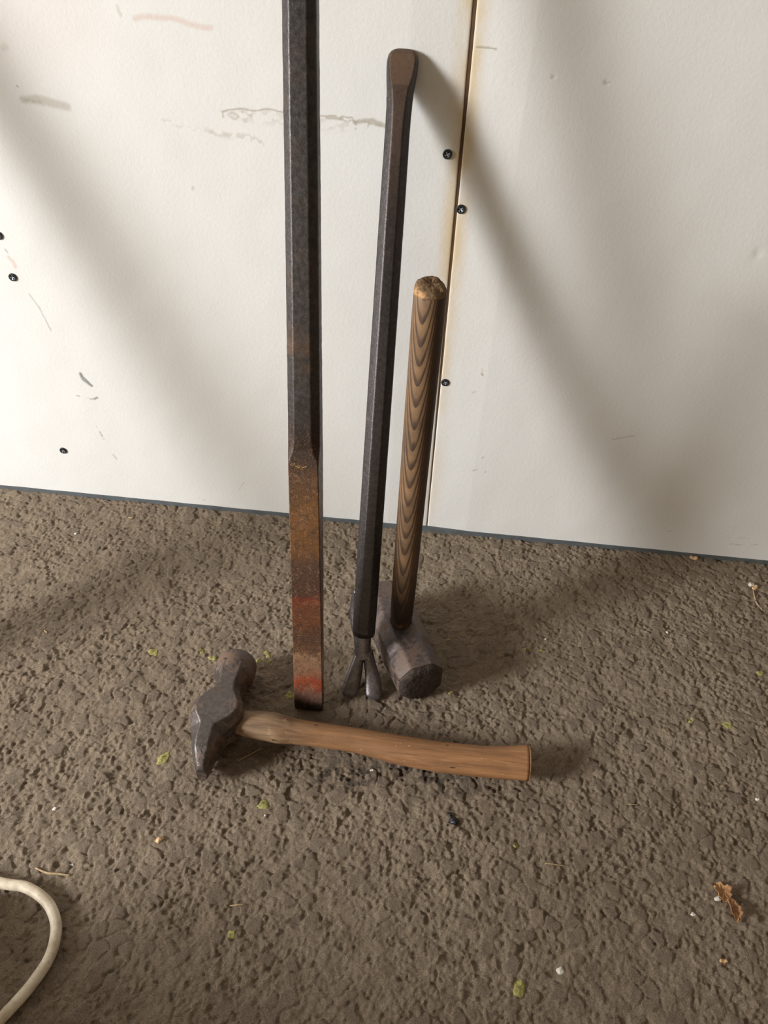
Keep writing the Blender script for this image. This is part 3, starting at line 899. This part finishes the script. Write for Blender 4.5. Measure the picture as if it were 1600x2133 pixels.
# rough sawn top
rings = []
for q, (rr, zz) in enumerate(((0.0150, 0.3900), (0.0149, 0.3925), (0.0145, 0.3945), (0.0136, 0.3960), (0.0118, 0.3968), (0.0095, 0.3972), (0.0065, 0.3974), (0.0035, 0.3974), (0.0010, 0.3974))):
    ring = []
    for x, y in sec(rr, rr, 2.6, 1.35, 56):
        j = min(1.0, q / 3.0)
        n1 = float(vnoise(np.array([x / 0.003 + 9]), np.array([y / 0.003]), 17)[0]); n2 = float(vnoise(np.array([x / 0.0012]), np.array([y / 0.0012]), 19)[0])
        ring.append((x + 0.0044 + j * 0.0008 * n2, y + j * 0.0008 * n1, zz + j * (0.0020 * n1 + 0.0014 * n2) + j * (0.20 * y - 0.10 * x)))
    rings.append(ring)
tag(loft('handle_end', rings, M_end, sl), 'frayed pale end grain')
# wedge-collar of wood squeezed out at the head
rings = []
for zz, rr in ((0.0455, 0.0112), (0.0470, 0.0134), (0.0490, 0.0139), (0.0515, 0.0132), (0.0525, 0.0118)):
    rings.append([(x * (1 + 0.05 * math.sin(i * 1.1)), y * (1 + 0.05 * math.sin(i * 1.1)), zz + 0.0006 * math.sin(i * 0.9)) for i, (x, y) in enumerate(sec(rr, rr, 2.4, 1.4, 48))])
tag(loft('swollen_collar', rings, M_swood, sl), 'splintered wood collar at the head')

# ------------------------------------------------------------------ small hammer lying on its side
HM = Vector((-0.168, -0.309, -0.001))
hm = empty('cross_pein_hammer', HM)
tag(hm, 'cross pein hammer lying on the floor, brown steel head and orange-brown wooden handle', 'hammer')
# stations along local y (poll +, pein -): y, half x, half z, p, c, centre x, centre z
kk = [
    (0.052, 0.0085, 0.016, 0.018, 0.0085, -0.001, 0.0205),
    (0.04, 0.0085, 0.0152, 0.018, 0.0082, -0.001, 0.0205),
    (0.03, 0.0072, 0.0125, 0.018, 0.008, -0.0005, 0.0207),
    (0.023, 0.0072, 0.0122, 0.0184, 0.0085, -0.0005, 0.0209),
    (0.016, 0.0092, 0.015, 0.0194, 0.0095, -0.0008, 0.0212),
    (0.008, 0.014, 0.02, 0.0208, 0.012, -0.001, 0.0216),
    (0.001, 0.0178, 0.0228, 0.0214, 0.0138, -0.001, 0.0218),
    (-0.006, 0.0186, 0.0236, 0.0214, 0.0142, -0.0012, 0.0218),
    (-0.012, 0.016, 0.0222, 0.0212, 0.013, -0.0018, 0.0217),
    (-0.018, 0.0105, 0.019, 0.0206, 0.0112, -0.003, 0.0214),
    (-0.0225, 0.0062, 0.016, 0.0198, 0.0098, -0.0045, 0.021),
    (-0.027, 0.0058, 0.0138, 0.0192, 0.01, -0.005, 0.0207),
    (-0.035, 0.0058, 0.0112, 0.0182, 0.0105, -0.005, 0.0203),
    (-0.043, 0.0056, 0.0092, 0.0165, 0.0098, -0.0044, 0.0196),
    (-0.05, 0.004, 0.0072, 0.0138, 0.0085, -0.0034, 0.0182),
    (-0.056, 0.0024, 0.0052, 0.0106, 0.0064, -0.0024, 0.016),
    (-0.058, 0.0016, 0.0042, 0.0085, 0.005, -0.002, 0.015),
]
kk = sorted(kk)
rings = []
for (s, wt, ws, h, hs, cx, cz) in kk:
    rings.append([(cx + x, s, cz + z) for x, z in octf(ws, h, wt, hs, 0.0014)])
fine = []
for a_, b_ in zip(rings, rings[1:]):
    for k in range(4):
        t_ = k / 4
        fine.append([tuple(p[i] + (q[i] - p[i]) * t_ for i in range(3)) for p, q in zip(a_, b_)])
fine.append(rings[-1])
hh_ = crisp(loft('head', fine, M_head, hm))
# round poll
# circle: true radius
rings = [[(-0.001 + r_ * math.cos(2 * math.pi * i / 64), s_, 0.0200 + r_ * math.sin(2 * math.pi * i / 64)) for i in range(64)]
         for s_, r_ in ((0.0300, 0.0090), (0.0385, 0.0160), (0.0415, 0.0182), (0.0435, 0.0192), (0.0450, 0.0195), (0.0560, 0.0195), (0.0600, 0.0191), (0.0635, 0.0179), (0.0660, 0.0157), (0.0677, 0.0122), (0.0686, 0.0070), (0.0688, 0.002))]
loft('poll', rings, M_head, hm)
# handle along local x
kH = [
    (0.008, -0.004, 0.0215, 0.013, 0.0085),
    (0.02, -0.005, 0.0215, 0.0142, 0.0105),
    (0.028, -0.006, 0.0213, 0.0152, 0.0122),
    (0.045, -0.0055, 0.0205, 0.0165, 0.0135),
    (0.055, -0.006, 0.0195, 0.0165, 0.0138),
    (0.068, -0.006, 0.018, 0.0138, 0.0125),
    (0.095, -0.0055, 0.0165, 0.0132, 0.012),
    (0.125, -0.006, 0.0155, 0.0135, 0.012),
    (0.16, -0.0095, 0.0145, 0.016, 0.0128),
    (0.2, -0.012, 0.014, 0.017, 0.0128),
    (0.24, -0.0115, 0.014, 0.0172, 0.0128),
    (0.262, -0.0095, 0.0142, 0.0184, 0.0132),
    (0.2795, -0.008, 0.0148, 0.0202, 0.014),
]
rings = []
x0, x1 = kH[0][0], kH[-1][0]
for k in range(91):
    s = x0 + (x1 - x0) * k / 90
    cy, cz, hy, hz = interp(kH, s)
    rings.append([(s, cy + a, cz + b) for a, b in sec(hy, hz, 3.2, 1.36, 56)])
hnd = loft('handle', rings, M_hick, hm)
cy, cz, hy, hz = kH[-1][1:]
rings = []
for q, (g, dx) in enumerate(((1.0, -0.0001), (0.97, 0.0008), (0.90, 0.0013), (0.6, 0.0017), (0.1, 0.0018))):
    rings.append([(x1 + dx, cy + a * g, cz + b * g) for a, b in sec(hy, hz, 3.2, 1.36, 56)])
tag(loft('handle_end', rings, M_hend, hm), 'pale sawn butt end')
# wood stub wedged through the eye on the far side of the head
rings = []
for dx, g in ((-0.0265, 0.7), (-0.0258, 0.95), (-0.012, 1.0)):
    rings.append([(dx, a, 0.0205 + b) for a, b in sec(0.0135 * g, 0.0085 * g, 3, 1.4, 24)])
tag(loft('wedged_stub', rings, M_hick, hm), 'stub of wood wedged in the eye')

# ------------------------------------------------------------------ cable
cp = [(-0.56, -0.415), (-0.48, -0.440), (-0.40, -0.4620), (-0.3034, -0.4703), (-0.2801, -0.4712), (-0.2600, -0.4790), (-0.2475, -0.4905), (-0.2415, -0.5030),
      (-0.2400, -0.5190), (-0.2460, -0.5390), (-0.2560, -0.5590), (-0.2610, -0.5730), (-0.2540, -0.5880), (-0.2320, -0.5990), (-0.1950, -0.6020), (-0.12, -0.61)]
P = catmull([(x, y, 0.0028) for x, y in cp], 14)
rings = []
for i, p in enumerate(P):
    d = (Vector(P[min(i + 1, len(P) - 1)]) - Vector(P[max(i - 1, 0)])).normalized()
    s_ = d.cross(Vector((0, 0, 1))).normalized()
    rings.append([tuple(Vector(p) + s_ * 0.0041 * math.cos(q * math.pi / 12) + Vector((0, 0, 1)) * 0.0041 * math.sin(q * math.pi / 12)) for q in range(24)])
cab = loft('power_cable', rings, M_cable, None)
tag(cab, 'dirty off-white round cable looping in at the lower left of the floor', 'cable')


# ------------------------------------------------------------------ screws in the boards
def screw_proto():
    rt = empty('drywall_screw')
    # bugle head disc with a raised rim and a cross recess, facing -y
    rr = [(0.0, 0.0014), (0.0012, 0.0014), (0.0020, 0.0010), (0.0034, 0.0), (0.0040, 0.0003), (0.0042, 0.0010), (0.0038, 0.0030)]
    n = 28
    v, f = [], []
    for r, d in rr[1:]:
        v += [(r * math.cos(2 * math.pi * i / n), d, r * math.sin(2 * math.pi * i / n)) for i in range(n)]
    for k in range(len(rr) - 2):
        for i in range(n):
            j = (i + 1) % n
            f.append((k * n + i, k * n + j, (k + 1) * n + j, (k + 1) * n + i))
    f.append(tuple(range(n)))
    mesh_obj('head', v, f, M_screw, rt)
    # cross slot: four bright wings
    v, f = [], []
    for q in range(4):
        a = math.pi / 4 + q * math.pi / 2
        d = (math.cos(a), math.sin(a)); s_ = (-d[1], d[0])
        k = len(v)
        for r, w, y in ((0.0002, 0.0004, 0.0011), (0.0024, 0.00055, 0.0000)):
            v += [(d[0] * r + s_[0] * w, y - 0.0001, d[1] * r + s_[1] * w), (d[0] * r - s_[0] * w, y - 0.0001, d[1] * r - s_[1] * w)]
        f.append((k, k + 1, k + 3, k + 2))
        v += [(d[0] * 0.0014, 0.0016, d[1] * 0.0014)]
        f += [(k, k + 2, k + 4), (k + 1, k + 3, k + 4)]
    mesh_obj('cross_slot', v, f, M_zinc, rt, smooth=False)
    return rt


def copy_tree(o, parent=None):
    c = o.copy(); COL.objects.link(c)
    if parent is not None: c.parent = parent
    for ch in o.children: copy_tree(ch, c)
    return c


sp_ = screw_proto()
SCR = [
    (-0.0117, 0.4295, 'black drywall screw between the wrecking bar tip and the joint', 0.3),
    (0.0044, 0.3838, 'black drywall screw just right of the brown joint line', 0.0),
    (0.0052, 0.2048, 'black drywall screw beside the upright sledge handle', 0.5),
    (-0.4441, 0.2847, 'black drywall screw at the far left, the upper of two there', 0.8),
    (-0.4435, 0.0679, 'drywall screw at lower left, just above the floor line', 1.1),
    (-0.4465, 0.3273, 'drywall screw cut by the left edge of the picture', 0.2),
]
for i, (x, z, lb, rz) in enumerate(SCR):
    o = sp_ if i == 0 else copy_tree(sp_)
    o.location = (x, 0.0021 * max(0.0, 1 - abs(x) / 0.047) - 0.0017, z)
    o.rotation_euler = (0, rz, 0)
    tag(o, lb, 'screw', 'drywall screws in the wall')


# ------------------------------------------------------------------ litter on the floor
def blob(name, x, y, r, h, mat, seed, stretch=1.0, ang=0.0, hole=False, lift=0.0):
    """small irregular lump or flake"""
    rd = random.Random(seed)
    n = 14
    pr = [1 + rd.uniform(-0.28, 0.28) for _ in range(n)]
    v = []
    for lev, (g, zz) in enumerate(((1.0, 0.0), (0.96, 0.45), (0.62, 0.95), (0.2, 1.0))):
        for i in range(n):
            a = 2 * math.pi * i / n
            u, w = math.cos(a) * r * pr[i] * g * stretch, math.sin(a) * r * pr[i] * g
            px, py = x + u * math.cos(ang) - w * math.sin(ang), y + u * math.sin(ang) + w * math.cos(ang)
            base = fz(px, py)
            v.append((px - x, py - y, base - 0.0004 + h * zz * (1 + rd.uniform(-0.3, 0.3)) + lift))
    f = [tuple(range(n - 1, -1, -1))]
    for l in range(3):
        for i in range(n):
            j = (i + 1) % n
            f.append((l * n + i, l * n + j, (l + 1) * n + j, (l + 1) * n + i))
    f.append(tuple(3 * n + i for i in range(n)))
    return mesh_obj(name, v, f, mat, None, True, (x, y, 0))


def twig(name, pts, r, mat, lift=0.0008):
    P = catmull([(x, y, fz(x, y) + lift, 1.0) for x, y in pts], 4)
    rings = []
    for i, p in enumerate(P):
        a = Vector(P[max(i - 1, 0)][:3]); b = Vector(P[min(i + 1, len(P) - 1)][:3])
        d = (b - a).normalized(); s_ = d.cross(Vector((0, 0, 1))).normalized(); u = s_.cross(d)
        rr = r * (0.55 + 0.45 * math.sin(math.pi * (i + 0.6) / (len(P) + 0.2)))
        c = Vector(p[:3])
        rings.append([tuple(c + s_ * rr * math.cos(q * math.pi / 3) + u * rr * math.sin(q * math.pi / 3)) for q in range(6)])
    return loft(name, rings, mat, None)


GREEN = [
    (-0.2632, -0.2293, 0.0042, 1.3, 0.2, 'faded yellow-green scrap on the floor left of the small hammer head, farthest left'),
    (-0.2149, -0.2219, 0.003, 1.1, 1, 'small yellow-green scrap just left of the top of the small hammer head'),
    (-0.2019, -0.2289, 0.0028, 1.8, 0.1, 'tiny yellow-green streak touching the small hammer poll on its left'),
    (-0.1482, -0.217, 0.0032, 1.7, 1.9, 'yellow-green scrap between the small hammer head and the tall bar, upper'),
    (-0.1446, -0.2259, 0.0024, 1.3, 0.5, 'yellow-green scrap just right of the small hammer poll, nearer the tall bar'),
    (-0.155, -0.2261, 0.0024, 1.5, 0.1, 'faint yellow-green scrap just right of the small hammer poll, nearer the poll'),
    (-0.1153, -0.2623, 0.0046, 1.1, 0.4, 'green-yellow petal half behind the foot of the tall rusty bar'),
    (-0.1145, -0.3772, 0.0044, 1.1, 0.5, 'round yellow-green petal on the floor below the small hammer handle'),
    (-0.114, -0.4841, 0.0031, 1.1, 1.7, 'bright yellow-green petal on the dark lower floor'),
    (0.1019, -0.4931, 0.005, 1.2, 1.7, 'large yellow-green petal near the lower edge of the picture'),
    (0.0344, -0.1726, 0.0022, 1.4, 0.3, 'faint yellow-green dot right of the sledge head'),
    (0.1173, -0.1721, 0.0022, 1.8, 0.3, 'faint yellow-green speck on open floor right of the sledge head, left of a pair'),
    (0.1308, -0.1709, 0.002, 1.6, 0.1, 'faint yellow-green speck on open floor right of the sledge head, right of a pair'),
    (0.2726, -0.2401, 0.0026, 1.3, 0.8, 'faint yellow-green scrap toward the right edge, beside a longer one'),
    (0.3065, -0.2404, 0.0032, 2.0, 0.1, 'long faint yellow-green scrap near the right edge'),
    (0.3558, -0.1711, 0.0028, 1.6, 0.2, 'yellow-green scrap at the right edge of the picture'),
    (0.1016, -0.3856, 0.0021, 1.3, 1.5, 'small yellow-green scrap on the floor below the handle butt'),
    (0.04, -0.2398, 0.0022, 1.3, 0.9, 'yellow-green speck just below the sledge striking face'),
    (-0.2139, -0.345, 0.0048, 1.5, 1.3, 'olive dusty scrap left of the pein of the small hammer'),
]
for i, (x, y, r, st, an, lb) in enumerate(GREEN):
    o = blob('yellow_green_petal', x, y, r, 0.0009, M_green, 100 + i, st, an, lift=0.0001)
    tag(o, lb, 'petal', 'yellow-green petal scraps on the asphalt')
CRUMB = [
    ('wood_chip', 'M_chip', -0.1915, -0.4194, 0.0034, 0.0022, 1.3, 0.9, 'pale tan wood chip on the floor at lower left', 'chip'),
    ('plaster_crumb', 'M_white', 0.3776, -0.0417, 0.0034, 0.004, 1.1, 0.2, 'white plaster crumb at the right edge near the wall', 'crumb'),
    ('wood_chip', 'M_chip', 0.3811, -0.0451, 0.003, 0.0024, 1.6, 0.4, 'tan chip next to the white crumb at the right edge near the wall', 'chip'),
    ('plaster_crumb', 'M_white', 0.2686, -0.1281, 0.0018, 0.002, 1.2, 0.7, 'small white crumb on the open floor at right', 'crumb'),
    ('plaster_crumb', 'M_white', 0.1375, -0.1548, 0.0014, 0.0018, 1.3, 1.5, 'small white crumb right of the sledge head', 'crumb'),
    ('plaster_crumb', 'M_white', 0.1327, -0.4771, 0.003, 0.0016, 1.2, 0.5, 'flat white crumb near the lower edge right of the large petal', 'crumb'),
    ('plaster_crumb', 'M_white', 0.3151, -0.3168, 0.0018, 0.0016, 1.2, 0.1, 'white crumb by the right edge above the dry leaf', 'crumb'),
    ('plaster_crumb', 'M_white', 0.2387, -0.4243, 0.0019, 0.0016, 1.2, 0.3, 'white crumb left of the dry brown leaf', 'crumb'),
    ('plaster_crumb', 'M_white', 0.2613, -0.41, 0.0026, 0.002, 1.5, 0.3, 'white crumb tucked against the dry brown leaf', 'crumb'),
    ('plaster_crumb', 'M_chip', 0.2552, -0.4563, 0.0026, 0.0014, 1.5, 0.4, 'tan crumb below the dry brown leaf', 'crumb'),
    ('plaster_crumb', 'M_white', -0.288, -0.4035, 0.0017, 0.0014, 1.8, 0.6, 'white crumb at the left above the cable', 'crumb'),
    ('plaster_crumb', 'M_white', -0.414, -0.0699, 0.0018, 0.0016, 1.2, 0.6, 'white crumb close to the wall at far left', 'crumb'),
    ('plaster_crumb', 'M_white', -0.1642, -0.3172, 0.0015, 0.0018, 1.6, 1.3, 'grey-white crumb in the shade behind the pein of the small hammer', 'crumb'),
    ('plaster_crumb', 'M_white', -0.1104, -0.3873, 0.0013, 0.0014, 1.4, 1.3, 'tiny white crumb under the round yellow-green petal', 'crumb'),
    ('plaster_crumb', 'M_white', -0.0259, -0.3331, 0.0018, 0.0016, 1.3, 0.3, 'grey-white crumb just below the middle of the lying handle', 'crumb'),
    ('plaster_crumb', 'M_white', -0.2541, -0.4475, 0.0015, 0.0013, 1.3, 0.3, 'pale crumb by the twig above the cable', 'crumb'),
    ('wood_chip', 'M_chip', 0.3203, -0.0041, 0.0034, 0.0024, 2.0, 0.1, 'reddish-tan leaf bit against the wall at right', 'chip'),
    ('black_debris', 'M_soot', 0.049, -0.3721, 0.004, 0.0036, 1.2, 0.5, 'small black crumpled debris on the floor below the handle', 'debris'),
    ('black_debris', 'M_soot', 0.0459, -0.3673, 0.002, 0.0024, 1.9, 1.9, 'thin black bit beside the crumpled black debris', 'debris'),
]
for i, (nm, mt, x, y, r, h, st, an, lb, cat) in enumerate(CRUMB):
    o = blob(nm, x, y, r * 0.85, h * 0.9, globals()[mt], 300 + i, st, an)
    tag(o, lb, cat)
TWIG = [
    ('twig', [(-0.2808, -0.4544), (-0.2705, -0.4569), (-0.262, -0.4566), (-0.2514, -0.4564)], 0.0009, 'M_straw', 'pale bent twig lying just above the cable', 'twig'),
    ('straw', [(-0.1207, -0.4632), (-0.1149, -0.4624), (-0.1098, -0.4614)], 0.0005, 'M_straw', 'short pale straw on the dark lower floor', 'straw'),
    ('straw', [(0.1998, -0.3369), (0.209, -0.3362)], 0.0005, 'M_straw', 'short pale straw on the floor at right', 'straw'),
    ('twig', [(-0.147, -0.3395), (-0.138, -0.3319), (-0.1288, -0.3237)], 0.0005, 'M_straw', 'thin twig in the shade under the small hammer handle', 'twig'),
    ('straw', [(0.3777, -0.0502), (0.377, -0.0677), (0.3808, -0.0797)], 0.0009, 'M_straw', 'straw stalk hanging from the white crumb near the wall', 'straw'),
    ('straw', [(-0.3844, -0.2173), (-0.379, -0.2212)], 0.0009, 'M_straw', 'tiny bright straw at the far left of the floor', 'straw'),
    ('straw', [(-0.3629, -0.0337), (-0.3572, -0.0329)], 0.0009, 'M_straw', 'tiny pale straw near the wall at left', 'straw'),
    ('straw', [(0.1248, -0.3985), (0.1346, -0.3984), (0.1404, -0.3981)], 0.0005, 'M_straw', 'thin straw on the floor at lower centre right', 'straw'),
    ('twig', [(0.0431, -0.3772), (0.0461, -0.3725), (0.0517, -0.3692)], 0.0006, 'M_soot', 'black leg-like sliver in the black debris', 'twig'),
]
for nm, pts, r, mt, lb, cat in TWIG:
    tag(twig(nm, pts, r, globals()[mt]), lb, cat)


# dry brown oak leaf scrap with lobed edge, curled, in two lobes with a midrib
def leaf_outline(a, seed):
    return 1 + 0.12 * math.sin(5 * a + seed) + 0.08 * math.sin(11 * a + seed * 2) + 0.05 * math.sin(17 * a)


lf = empty('dry_leaf', (0.2667, -0.4123, 0))
tag(lf, 'curled dry brown leaf scrap lying at the right side of the floor', 'leaf')
for li, (ox, oy, rx, ry, an, nm) in enumerate(((-0.0020, 0.0070, 0.0064, 0.0076, 0.35, 'leaf_blade'), (0.0040, -0.0062, 0.0046, 0.0084, 0.15, 'leaf_blade'))):
    v, f = [], []
    n, m = 40, 6
    for k in range(m + 1):
        for i in range(n):
            a = 2 * math.pi * i / n
            g = k / m
            rr = leaf_outline(a, li * 2 + 1)
            u, w = rx * g * rr * math.cos(a), ry * g * rr * math.sin(a)
            px, py = ox + u * math.cos(an) - w * math.sin(an), oy + u * math.sin(an) + w * math.cos(an)
            z = 0.0022 + 0.0030 * (u / rx) ** 2 - 0.0012 * abs(w / ry) + 0.0009 * math.sin(7 * a + k) * g + (0.0016 * max(0, -u / rx) if li == 1 else 0)
            v.append((px, py, z))
    for k in range(m):
        for i in range(n):
            j = (i + 1) % n
            f.append((k * n + i, k * n + j, (k + 1) * n + j, (k + 1) * n + i))
    o = mesh_obj(nm, v, f, M_leaf, lf)
    md = o.modifiers.new('thick', 'SOLIDIFY'); md.thickness = 0.0003

# ------------------------------------------------------------------ things just outside the frame whose shadows fall into it
b2 = empty('digging_bar')
tag(b2, 'dark steel bar leaning on the wall left of the picture', 'bar')
B0, B1 = Vector((-0.575, -0.37, 0.0)), Vector((-0.576, -0.016, 0.775))
L2 = (B1 - B0).length
rings = []
for k in range(80):
    s = L2 * k / 79
    rings.append([(x, y, s) for x, y in sec(0.017, 0.016, 20, 1.45)])
loft('shaft', rings, M_steel, b2)
aim(b2, B0, B1)

tag(box('wall_right', 1.25, 1.29, -4.2, 0.0, -0.01, 2.35, M_board2), 'dull brown side wall out of view', kind='structure')
tag(box('ceiling', -3.2, 3.2, -4.2, 0.05, 2.35, 2.4, M_board2), 'plain ceiling above the shed', kind='structure')

# unseen sloping sheet added to shade the floor, low end left of the cable
ed = Vector((-0.470, -0.430, 0.45)); pw = Vector((-0.02, -0.42, 0))
b0 = Vector((-0.325, -0.483, 0.0)); nn_ = ed.cross(pw).normalized(); nn_ = nn_ if nn_.z > 0 else -nn_
shade_bd = empty('shade_board', b0)
tag(shade_bd, 'sloping sheet on two legs, added to cast shade, unseen beyond the lower left of the picture', 'ramp')
vb = []
for k in (0, 1):
    for q in (Vector((0, 0, 0)), ed, ed + pw, pw):
        vb.append(tuple(q + nn_ * (0.015 * k)))
bo = mesh_obj('shade_panel', vb, [(3, 2, 1, 0), (4, 5, 6, 7), (0, 1, 5, 4), (1, 2, 6, 5), (2, 3, 7, 6), (3, 0, 4, 7)], M_shade_board, shade_bd, smooth=False)
md = bo.modifiers.new('edge', 'BEVEL'); md.width = 0.002; md.segments = 2
for q in (ed * 0.94 + pw * 0.06, ed * 0.94 + pw * 0.94):
    box('leg', q.x - 0.014, q.x + 0.014, q.y - 0.014, q.y + 0.014, -0.001, q.z + 0.002, M_shade_board, shade_bd, 0.001)
